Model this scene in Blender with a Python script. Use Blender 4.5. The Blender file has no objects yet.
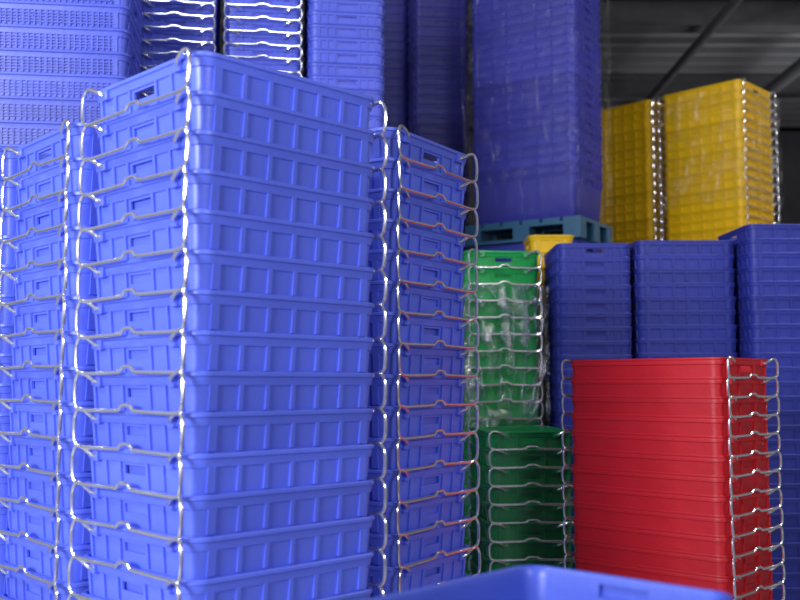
import bpy, math, random
from mathutils import Vector, Matrix
random.seed(7)
S = bpy.context.scene
S.view_settings.view_transform = 'Standard'
COL = S.collection

# ------------------------------------------------------------- materials
def newmat(name):
    m = bpy.data.materials.new(name); m.use_nodes = True
    nt = m.node_tree; b = nt.nodes['Principled BSDF']
    return m, nt, b

def plastic(name, col, rough=0.38, var=0.14, trans=0.0):
    m, nt, b = newmat(name)
    tc = nt.nodes.new('ShaderNodeTexCoord')
    oi = nt.nodes.new('ShaderNodeObjectInfo')
    n = nt.nodes.new('ShaderNodeTexNoise'); n.inputs['Scale'].default_value = 9; n.inputs['Detail'].default_value = 5
    nt.links.new(tc.outputs['Object'], n.inputs['Vector'])
    add = nt.nodes.new('ShaderNodeMath'); add.operation = 'ADD'
    nt.links.new(n.outputs['Fac'], add.inputs[0]); nt.links.new(oi.outputs['Random'], add.inputs[1])
    mr = nt.nodes.new('ShaderNodeMapRange')
    mr.inputs['From Min'].default_value = 0.3; mr.inputs['From Max'].default_value = 1.7
    mr.inputs['To Min'].default_value = 1 - var; mr.inputs['To Max'].default_value = 1 + var
    nt.links.new(add.outputs[0], mr.inputs['Value'])
    mul = nt.nodes.new('ShaderNodeVectorMath'); mul.operation = 'SCALE'
    mul.inputs[0].default_value = col
    nt.links.new(mr.outputs['Result'], mul.inputs['Scale'])
    nt.links.new(mul.outputs[0], b.inputs['Base Color'])
    mr2 = nt.nodes.new('ShaderNodeMapRange')
    mr2.inputs['To Min'].default_value = rough - 0.08; mr2.inputs['To Max'].default_value = rough + 0.12
    nt.links.new(n.outputs['Fac'], mr2.inputs['Value']); nt.links.new(mr2.outputs['Result'], b.inputs['Roughness'])
    n2 = nt.nodes.new('ShaderNodeTexNoise'); n2.inputs['Scale'].default_value = 45
    nt.links.new(tc.outputs['Object'], n2.inputs['Vector'])
    bp = nt.nodes.new('ShaderNodeBump'); bp.inputs['Strength'].default_value = 0.08; bp.inputs['Distance'].default_value = 0.01
    nt.links.new(n2.outputs['Fac'], bp.inputs['Height']); nt.links.new(bp.outputs['Normal'], b.inputs['Normal'])
    return m

BLUE = plastic('plastic_blue', (0.120, 0.178, 0.84), 0.36)
BLUE_M = plastic('plastic_mid_blue', (0.055, 0.095, 0.50), 0.4)
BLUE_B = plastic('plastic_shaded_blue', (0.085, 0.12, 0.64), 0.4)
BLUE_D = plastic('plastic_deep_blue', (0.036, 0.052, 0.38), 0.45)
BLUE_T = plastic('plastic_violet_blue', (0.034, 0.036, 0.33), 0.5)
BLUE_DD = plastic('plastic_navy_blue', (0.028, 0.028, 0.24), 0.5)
GREEN = plastic('plastic_green', (0.012, 0.38, 0.085), 0.3)
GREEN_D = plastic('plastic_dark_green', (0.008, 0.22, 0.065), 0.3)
RED = plastic('plastic_red', (0.52, 0.005, 0.014), 0.45)
YELLOW = plastic('plastic_yellow', (0.80, 0.49, 0.002))
TEAL = plastic('plastic_teal', (0.02, 0.10, 0.19))

STEEL, nt, b = newmat('chromed_steel')
b.inputs['Metallic'].default_value = 0.9; b.inputs['Base Color'].default_value = (0.88, 0.89, 0.91, 1)
b.inputs['Roughness'].default_value = 0.2

def film_mat(name, lo, hi):
    m = bpy.data.materials.new(name); m.use_nodes = True
    nt = m.node_tree; nt.nodes.clear()
    o = nt.nodes.new('ShaderNodeOutputMaterial'); mx = nt.nodes.new('ShaderNodeMixShader')
    tr = nt.nodes.new('ShaderNodeBsdfTransparent'); gl = nt.nodes.new('ShaderNodeBsdfGlossy')
    gl.inputs['Roughness'].default_value = 0.2
    gl.inputs['Color'].default_value = (0.95, 0.95, 0.97, 1)
    tc = nt.nodes.new('ShaderNodeTexCoord'); mp = nt.nodes.new('ShaderNodeMapping')
    mp.inputs['Scale'].default_value = (3, 3, 1.2); mp.inputs['Rotation'].default_value = (0.5, 0.4, 0)
    n = nt.nodes.new('ShaderNodeTexNoise'); n.inputs['Scale'].default_value = 3; n.inputs['Detail'].default_value = 6
    n.inputs['Distortion'].default_value = 1.5
    nt.links.new(tc.outputs['Object'], mp.inputs['Vector']); nt.links.new(mp.outputs[0], n.inputs['Vector'])
    bp = nt.nodes.new('ShaderNodeBump'); bp.inputs['Strength'].default_value = 1; bp.inputs['Distance'].default_value = 0.12
    nt.links.new(n.outputs['Fac'], bp.inputs['Height']); nt.links.new(bp.outputs['Normal'], gl.inputs['Normal'])
    mr = nt.nodes.new('ShaderNodeMapRange'); mr.inputs['From Min'].default_value = 0.45; mr.inputs['From Max'].default_value = 0.7
    mr.inputs['To Min'].default_value = lo; mr.inputs['To Max'].default_value = hi
    nt.links.new(n.outputs['Fac'], mr.inputs['Value']); nt.links.new(mr.outputs['Result'], mx.inputs[0])
    nt.links.new(tr.outputs[0], mx.inputs[1]); nt.links.new(gl.outputs[0], mx.inputs[2])
    nt.links.new(mx.outputs[0], o.inputs[0])
    return m
FILM = film_mat('stretch_film', 0.04, 0.65)
FILM_L = film_mat('thin_stretch_film', 0.005, 0.035)
FILM_M = film_mat('medium_stretch_film', 0.01, 0.12)

def rough_mat(name, c1, c2, scale=4, rough=0.85, bump=0.3):
    m, nt, b = newmat(name)
    tc = nt.nodes.new('ShaderNodeTexCoord'); n = nt.nodes.new('ShaderNodeTexNoise')
    n.inputs['Scale'].default_value = scale; n.inputs['Detail'].default_value = 8
    nt.links.new(tc.outputs['Object'], n.inputs['Vector'])
    r = nt.nodes.new('ShaderNodeValToRGB'); r.color_ramp.elements[0].color = (*c1, 1); r.color_ramp.elements[1].color = (*c2, 1)
    nt.links.new(n.outputs['Fac'], r.inputs[0]); nt.links.new(r.outputs[0], b.inputs['Base Color'])
    b.inputs['Roughness'].default_value = rough
    bp = nt.nodes.new('ShaderNodeBump'); bp.inputs['Strength'].default_value = bump
    nt.links.new(n.outputs['Fac'], bp.inputs['Height']); nt.links.new(bp.outputs['Normal'], b.inputs['Normal'])
    return m
CONC = rough_mat('concrete_floor', (0.25, 0.25, 0.26), (0.4, 0.4, 0.4))
WALL = rough_mat('grey_wall_panel', (0.05, 0.05, 0.06), (0.09, 0.09, 0.10))
WALL_L = rough_mat('white_wall_panel', (0.55, 0.56, 0.6), (0.7, 0.7, 0.72))
CEIL = rough_mat('grey_ceiling', (0.14, 0.14, 0.145), (0.26, 0.26, 0.27), 1.5)
BEAM = rough_mat('dark_steel', (0.05, 0.05, 0.055), (0.10, 0.10, 0.105), 6)

# ------------------------------------------------------------- mesh helpers
class MB:
    def __init__(s): s.v = []; s.f = []; s.m = []
    def box(s, x0, x1, y0, y1, z0, z1, mi=0):
        b = len(s.v)
        s.v += [(x, y, z) for z in (z0, z1) for y in (y0, y1) for x in (x0, x1)]
        for q in ((0,2,3,1),(4,5,7,6),(0,1,5,4),(2,6,7,3),(0,4,6,2),(1,3,7,5)):
            s.f.append(tuple(b + i for i in q)); s.m.append(mi)
    def hexa(s, pts, mi=0):
        b = len(s.v); s.v += pts
        for q in ((0,2,3,1),(4,5,7,6),(0,1,5,4),(2,6,7,3),(0,4,6,2),(1,3,7,5)):
            s.f.append(tuple(b + i for i in q)); s.m.append(mi)
    def tube(s, pts, r, mi=0, seg=8, sub=4):
        P = [Vector(p) for p in pts]; Q = []
        for i in range(len(P) - 1):
            p0 = P[max(i-1, 0)]; p1 = P[i]; p2 = P[i+1]; p3 = P[min(i+2, len(P)-1)]
            n = sub if (p2 - p1).length > 0.006 else 1
            for k in range(n):
                t = k / n
                Q.append(0.5*((2*p1) + (p2-p0)*t + (2*p0-5*p1+4*p2-p3)*t*t + (-p0+3*p1-3*p2+p3)*t**3))
        Q.append(P[-1])
        up = Vector((0, 0, 1)); base = len(s.v)
        T0 = (Q[1]-Q[0]).normalized(); N = T0.cross(up)
        if N.length < 1e-3: N = T0.cross(Vector((1, 0, 0)))
        N.normalize()
        for i, q in enumerate(Q):
            T = (Q[min(i+1, len(Q)-1)] - Q[max(i-1, 0)]).normalized()
            N = (N - T*N.dot(T)).normalized(); B = T.cross(N)
            for k in range(seg):
                a = 2*math.pi*k/seg
                s.v.append(tuple(q + N*math.cos(a)*r + B*math.sin(a)*r))
        for i in range(len(Q)-1):
            for k in range(seg):
                a = base+i*seg+k; b = base+i*seg+(k+1) % seg
                s.f.append((a, b, b+seg, a+seg)); s.m.append(mi)
        s.f.append(tuple(base+k for k in range(seg))[::-1]); s.m.append(mi)
        s.f.append(tuple(base+(len(Q)-1)*seg+k for k in range(seg))); s.m.append(mi)
    def mesh(s, name, mats, angle=35):
        me = bpy.data.meshes.new(name); me.from_pydata(s.v, [], s.f)
        for m in mats: me.materials.append(m)
        me.polygons.foreach_set('material_index', s.m)
        import bmesh
        bm = bmesh.new(); bm.from_mesh(me); bmesh.ops.recalc_face_normals(bm, faces=bm.faces); bm.to_mesh(me); bm.free()
        me.polygons.foreach_set('use_smooth', [True]*len(me.polygons))
        me.set_sharp_from_angle(angle=math.radians(angle)); me.update()
        return me

def obj(name, me, parent=None, loc=(0, 0, 0), rz=0):
    o = bpy.data.objects.new(name, me); COL.objects.link(o)
    o.location = loc; o.rotation_euler = (0, 0, rz)
    if parent: o.parent = parent
    return o

def crate_mesh(name, L, W, H, p, mat, nl=6, ns=2, bail=True, grid=False, wr=0.0052, lip=0.007, rib=0.0045, slot_t=0.42, sl=0.048, tap=0.028, blind=False):
    """Nestable tote crate: tapered tub, rolled lip, smooth rim band, ribbed panels, hand slots, two steel bail arms."""
    mb = MB(); R = 0.045; LIP = 0.13*p; BAND = 0.34*p
    def loop(off, t):
        hx = L/2+off; hy = W/2+off; r = R+off; z = H-t; pts = []
        for cx, cy, a0 in ((1, 1, 0), (-1, 1, 90), (-1, -1, 180), (1, -1, 270)):
            for k in range(7):
                a = math.radians(a0+15*k)
                pts.append((cx*(hx-r)+r*math.cos(a), cy*(hy-r)+r*math.sin(a), z))
            if a0 == 0: pts += [(sl, hy, z), (-sl, hy, z)]
            if a0 == 90: pts += [(-hx, sl, z), (-hx, -sl, z)]
            if a0 == 180: pts += [(-sl, -hy, z), (sl, -hy, z)]
            if a0 == 270: pts += [(hx, -sl, z), (hx, sl, z)]
        return pts
    tp = lambda t: -tap*t/H
    t1 = slot_t*p; t2 = t1+0.022
    lv = [(0, lip*0.6), (0.003, lip), (LIP-0.002, lip), (LIP+0.001, lip*0.35), (LIP+0.004, 0.0015)]
    rest = [(BAND, 0.0015+tp(BAND)), (BAND+0.002, -0.0025+tp(BAND))]
    if t1 > BAND+0.003:
        lv += rest+[(t1, -0.0025+tp(t1)), (t2, -0.0025+tp(t2))]; si = 7
    else:
        lv += [(t1, 0.0015+tp(t1)), (t2, 0.0015+tp(t2))]; si = 5
        if t2 < BAND: lv += rest
    lv += [(p*0.97, -0.0025+tp(p)), (H-0.012, tp(H)), (H, tp(H)-0.01)]
    outer = lv
    inner = [(0, -0.004), (0.003, -0.007), (t1, -0.009+tp(t1)), (t2, -0.009+tp(t2)), (H-0.006, -0.009+tp(H))]
    N = 36; OB = []
    for t, o in outer: OB.append(len(mb.v)); mb.v += loop(o, t)
    IB = []
    for t, o in inner: IB.append(len(mb.v)); mb.v += loop(o, t)
    slots = {16, 34}
    def band(a, b, skip=()):
        for i in range(N):
            if i in skip: continue
            j = (i+1) % N
            mb.f.append((a+i, a+j, b+j, b+i)); mb.m.append(0)
    for k in range(len(OB)-1): band(OB[k], OB[k+1], slots if (k == si and not blind) else ())
    for k in range(len(IB)-1): band(IB[k], IB[k+1], slots if k == 2 else ())
    band(OB[0], IB[0])
    for i in slots:
        j = (i+1) % N; a, b_, c, d = OB[si], OB[si+1], IB[2], IB[3]
        for q in ((a+i, a+j, c+j, c+i), (b_+i, b_+j, d+j, d+i), (a+i, b_+i, d+i, c+i), (a+j, b_+j, d+j, c+j)):
            mb.f.append(q); mb.m.append(0)
    mb.f.append(tuple(range(OB[-1], OB[-1]+N))); mb.m.append(0)
    mb.f.append(tuple(range(IB[-1], IB[-1]+N))); mb.m.append(0)
    pr = rib-0.001; ta, tb = BAND-0.001, p*0.97
    def rib_y(x, w, ya=ta, yb=tb, pr=pr):
        for sg in (1, -1):
            h = W/2
            mb.hexa([(x-w, sg*(h+tp(yb)-0.003), H-yb), (x+w, sg*(h+tp(yb)-0.003), H-yb), (x-w, sg*(h+tp(yb)+pr), H-yb), (x+w, sg*(h+tp(yb)+pr), H-yb),
                     (x-w, sg*(h-0.004), H-ya), (x+w, sg*(h-0.004), H-ya), (x-w, sg*(h+tp(ya)+pr), H-ya), (x+w, sg*(h+tp(ya)+pr), H-ya)])
    def rib_x(y, w, ya=ta, yb=tb, pr=pr):
        for sg in (1, -1):
            h = L/2
            mb.hexa([(sg*(h+tp(yb)-0.003), y-w, H-yb), (sg*(h+tp(yb)+pr), y-w, H-yb), (sg*(h+tp(yb)-0.003), y+w, H-yb), (sg*(h+tp(yb)+pr), y+w, H-yb),
                     (sg*(h-0.004), y-w, H-ya), (sg*(h+tp(ya)+pr), y-w, H-ya), (sg*(h-0.004), y+w, H-ya), (sg*(h+tp(ya)+pr), y+w, H-ya)])
    if nl:
        for i in range(nl+1):
            x = -(L/2-0.055)+(L-0.11)*i/nl
            rib_y(x, 0.0055 if 0 < i < nl else 0.011)
    if ns:
        q0 = sl+0.016
        rr = [-(W/2-0.055), W/2-0.055, -q0, q0]
        for k in range(1, ns):
            q = q0+(W/2-0.055-q0)*k/ns; rr += [q, -q]
        for y in rr: rib_x(y, 0.0045)
    if grid:
        for i in range(1, nl*4):
            rib_y(-(L/2-0.055)+(L-0.11)*i/(nl*4), 0.0028, pr=0.005)
        for k in range(1, 5):
            tt = BAND+(p*0.95-BAND)*k/5
            rib_y(0, L/2-0.055, tt-0.002, tt+0.002, pr=0.005)
    if bail:
        hx, hy = L/2, W/2
        for sg in (1, -1):
            # each leg leaves a boss under the lip on the short wall, arches out over the rim corner, drops, then crosses the wall
            half = [(hx-0.004, hy-0.085, 0.26*p), (hx+0.014, hy-0.078, 0.22*p), (hx+0.022, hy-0.050, 0.06*p),
                    (hx+0.024, hy-0.022, 0.00*p), (hx+0.026, hy-0.006, 0.16*p), (hx+0.027, hy-0.002, 0.42*p),
                    (hx+0.027, hy-0.004, 0.78*p), (hx+0.026, hy-0.012, 0.95*p), (hx+0.024, hy-0.036, 1.02*p), (hx+0.024, hy*0.55, 1.02*p),
                    (hx+0.024, 0.046, 1.00*p), (hx+0.024, 0.032, 0.97*p), (hx+0.024, 0.020, 0.88*p), (hx+0.024, 0.008, 0.86*p)]
            pts = [(sg*x, y, H-t) for x, y, t in half] + [(sg*x, -y, H-t) for x, y, t in half[::-1]]
            mb.tube(pts, wr, 1)
            for ys in (1, -1):
                xa, xb = sorted((sg*(hx-0.004), sg*(hx+0.008))); ya, yb = sorted((ys*(hy-0.098), ys*(hy-0.072)))
                mb.box(xa, xb, ya, yb, H-0.38*p, H-0.10*p)
    return mb.mesh(name, [mat, STEEL])

def film_mesh(L, W, z0, z1, mat, o=0.045):
    mb = MB(); n = 14; nz = max(6, int((z1-z0)/0.1)); per = []
    hx, hy = L/2+o, W/2+o-0.01
    cs = [(hx, hy), (-hx, hy), (-hx, -hy), (hx, -hy)]
    for c in range(4):
        a, b_ = cs[c], cs[(c+1) % 4]
        for k in range(n): per.append((a[0]+(b_[0]-a[0])*k/n, a[1]+(b_[1]-a[1])*k/n))
    M = len(per)
    for j in range(nz+1):
        for x, y in per:
            s = 1+random.uniform(-0.006, 0.008)
            mb.v.append((x*s, y*s, z0+(z1-z0)*j/nz))
    for j in range(nz):
        for i in range(M):
            k = (i+1) % M
            mb.f.append((j*M+i, j*M+k, (j+1)*M+k, (j+1)*M+i)); mb.m.append(0)
    return mb.mesh('film', [mat], 80)

CACHE = {}
def stack(name, corner, ang, sv, top, L, W, p, mat, base=0.0, H=0.30, jit=0.0025, film=None, fmat=None, su=1, **kw):
    n = max(1, round((top-base-H)/p)+1); pp = (top-base-H)/(n-1)
    key = (L, W, H, p, mat.name, tuple(sorted(kw.items())))
    if key not in CACHE: CACHE[key] = crate_mesh('crate_'+mat.name, L, W, H, p, mat, **kw)
    a = math.radians(ang); u = Vector((math.cos(a), math.sin(a))); v = Vector((-math.sin(a), math.cos(a)))
    c = Vector(corner)+u*(L/2*su)+v*(W/2*sv)
    e = obj(name, None, loc=(c.x, c.y, base), rz=a); e.empty_display_size = 0.1
    for i in range(n):
        obj('crate_%02d' % (i+1), CACHE[key], e, (random.uniform(-jit, jit), random.uniform(-jit, jit), i*pp), random.uniform(-jit, jit)*1.5)
    if film: obj('stretch_film', film_mesh(L, W, film[0]-base, film[1]-base, fmat or FILM), e)
    return e

# ------------------------------------------------------------- foreground stacks
stack('blue_crate_stack', (-0.472, 2.30), 45, 1, 2.29, 0.585, 0.52, 0.0946, BLUE)
stack('blue_crate_stack', (-0.885, 2.705), 42, 1, 2.225, 0.58, 0.48, 0.0946, BLUE)
stack('blue_crate_stack', (-1.246, 3.105), 42, 1, 2.25, 0.58, 0.48, 0.0946, BLUE)
stack('blue_crate_stack', (-0.03, 3.00), 147, -1, 2.29, 0.58, 0.50, 0.0946, BLUE)
stack('blue_crate_stack', (0.240, 1.88), 227, 1, 1.172, 0.60, 0.40, 0.0946, BLUE_M, bail=False, slot_t=0.16, blind=True)
# right side
stack('red_crate_stack', (1.184, 3.70), 136, -1, 1.603, 0.68, 0.43, 0.074, RED, nl=0, ns=1, lip=0.002, tap=0.010)
stack('green_crate_stack', (0.37, 5.50), 100, -1, 2.246, 0.58, 0.42, 0.0946, GREEN, film=(1.2, 2.05), ns=1)
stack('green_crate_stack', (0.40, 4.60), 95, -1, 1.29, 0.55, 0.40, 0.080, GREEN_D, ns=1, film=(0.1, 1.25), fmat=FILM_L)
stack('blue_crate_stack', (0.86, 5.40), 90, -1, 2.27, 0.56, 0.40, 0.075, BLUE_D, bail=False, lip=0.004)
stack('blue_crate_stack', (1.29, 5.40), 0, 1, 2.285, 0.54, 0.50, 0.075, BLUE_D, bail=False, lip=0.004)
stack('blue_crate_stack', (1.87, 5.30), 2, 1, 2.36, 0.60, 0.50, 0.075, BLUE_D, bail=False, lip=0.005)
stack('yellow_crate_stack', (0.79, 6.03), 0, 1, 2.41, 0.27, 0.34, 0.0946, YELLOW, bail=False, nl=2, ns=0)
# yellow
stack('yellow_crate_stack', (2.78, 8.0), 135, -1, 4.0, 0.72, 0.60, 0.080, YELLOW, film=(3.0, 3.95), fmat=FILM_M)
stack('yellow_crate_stack', (2.19, 8.60), 135, -1, 4.0, 0.72, 0.60, 0.080, YELLOW)
# tall blue
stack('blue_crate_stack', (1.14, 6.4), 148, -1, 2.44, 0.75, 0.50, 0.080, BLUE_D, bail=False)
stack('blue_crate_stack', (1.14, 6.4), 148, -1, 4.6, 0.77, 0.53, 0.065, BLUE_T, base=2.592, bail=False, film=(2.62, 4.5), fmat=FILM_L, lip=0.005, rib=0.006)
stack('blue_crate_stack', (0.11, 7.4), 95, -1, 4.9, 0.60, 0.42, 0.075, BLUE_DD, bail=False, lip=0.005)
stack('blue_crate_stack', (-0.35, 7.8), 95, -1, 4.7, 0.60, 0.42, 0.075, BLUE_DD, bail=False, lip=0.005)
# upper left
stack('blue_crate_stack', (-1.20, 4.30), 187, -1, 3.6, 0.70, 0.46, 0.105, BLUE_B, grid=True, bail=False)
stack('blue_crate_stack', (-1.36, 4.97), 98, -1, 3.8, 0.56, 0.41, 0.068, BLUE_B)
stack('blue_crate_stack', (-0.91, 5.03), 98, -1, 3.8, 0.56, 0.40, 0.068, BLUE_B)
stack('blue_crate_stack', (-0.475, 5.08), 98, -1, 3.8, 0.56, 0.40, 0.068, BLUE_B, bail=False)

# ------------------------------------------------------------- pallet
mb = MB()
for i in range(6):
    x = -0.42+i*0.144; mb.box(x, x+0.12, -0.29, 0.29, 0.115, 0.14)
for y in (-0.29, -0.05, 0.19):
    mb.box(-0.42, 0.42, y, y+0.10, 0.095, 0.115); mb.box(-0.42, 0.42, y, y+0.10, 0, 0.02)
    for x in (-0.42, -0.06, 0.30): mb.box(x, x+0.12, y, y+0.10, 0.02, 0.095)
a = math.radians(148); u = Vector((math.cos(a), math.sin(a))); v = Vector((-math.sin(a), math.cos(a)))
c = Vector((1.14, 6.4))+u*0.375-v*0.25
obj('plastic_pallet', mb.mesh('pallet', [TEAL]), loc=(c.x, c.y, 2.446), rz=a)

# ------------------------------------------------------------- warehouse shell
def boxobj(name, x0, x1, y0, y1, z0, z1, mat):
    m = MB(); m.box(x0, x1, y0, y1, z0, z1); return obj(name, m.mesh(name, [mat]))
boxobj('floor', -6, 9, -5, 16, -0.1, 0, CONC)
boxobj('wall_back', -6, 9, 16, 16.2, 0, 5.8, WALL)
boxobj('wall_front', -6, 9, -5.2, -5, 0, 5.8, WALL_L)
boxobj('wall_left', -6.2, -6, -5, 16, 0, 5.8, WALL_L)
boxobj('wall_right', 9, 9.2, -5, 16, 0, 5.8, WALL_L)
m = MB()
m.box(-6, 9, -5, 16, 5.7, 5.8)
y = -5
while y < 16:
    m.box(-6, 9, y, y+0.12, 5.62, 5.7); y += 0.35
obj('ceiling', m.mesh('ceiling', [CEIL]))
for i, yb in enumerate((7.5, 10.2, 13.0)):
    m = MB(); m.box(-6, 9, yb, yb+0.22, 5.55, 5.62); m.box(-6, 9, yb+0.09, yb+0.13, 5.30, 5.55); m.box(-6, 9, yb, yb+0.22, 5.26, 5.30)
    o = obj('ceiling_beam', m.mesh('beam', [BEAM]))
for k, (xa, r) in enumerate(((3.2, 0.05), (4.6, 0.08))):
    m = MB(); m.tube([(xa, -4.9, 5.15), (xa, 5, 5.15), (xa, 15.9, 5.15)], r, seg=16); obj('ceiling_pipe', m.mesh('pipe', [BEAM]))

# ------------------------------------------------------------- lights
def area(name, loc, target, sx, sy, e, col=(1, 1, 1)):
    l = bpy.data.lights.new(name, 'AREA'); l.shape = 'RECTANGLE'; l.size = sx; l.size_y = sy; l.energy = e; l.color = col
    o = bpy.data.objects.new(name, l); COL.objects.link(o); o.location = loc
    o.rotation_euler = (Vector(target)-Vector(loc)).to_track_quat('-Z', 'Y').to_euler(); return o
area('added_front_light', (-3.2, -1.8, 2.6), (-0.6, 2.8, 1.5), 2.0, 1.4, 335, (0.90, 0.92, 1))  # added soft key from the front left
area('added_front_light', (2.8, -2.2, 3.4), (0.3, 3.0, 1.6), 1.2, 0.6, 105, (0.92, 0.92, 1))  # weaker fill from the right, added without a real source
area('ceiling_tube_light', (-3.2, 1.2, 4.6), (-0.8, 3.2, 1.6), 1.6, 0.3, 80, (0.88, 0.92, 1))
area('ceiling_tube_light', (4.4, 4.2, 5.0), (2.6, 7.5, 2.8), 1.5, 0.3, 90, (1, 0.97, 0.9))
area('ceiling_tube_light', (-0.8, 2.4, 5.2), (-0.7, 5, 2.8), 1.8, 0.3, 30, (0.85, 0.9, 1))
area('ceiling_fill_light', (5.5, 11.0, 3.2), (4.5, 11.2, 5.7), 2.0, 2.0, 45, (0.95, 0.96, 1))  # unseen fill light, added to brighten the ceiling
w = bpy.data.worlds.new('world'); S.world = w; w.use_nodes = True
w.node_tree.nodes['Background'].inputs[0].default_value = (0.5, 0.55, 0.8, 1)
w.node_tree.nodes['Background'].inputs[1].default_value = 0.15

# ------------------------------------------------------------- camera
cd = bpy.data.cameras.new('camera'); cam = bpy.data.objects.new('camera', cd); COL.objects.link(cam)
cam.location = (0, 0, 1.5); cam.rotation_euler = (math.radians(94.86), 0, 0)
cd.lens = 45; cd.sensor_width = 36; cd.clip_start = 0.05
cd.dof.use_dof = True; cd.dof.focus_distance = 3.4; cd.dof.aperture_fstop = 2.6
S.camera = cam
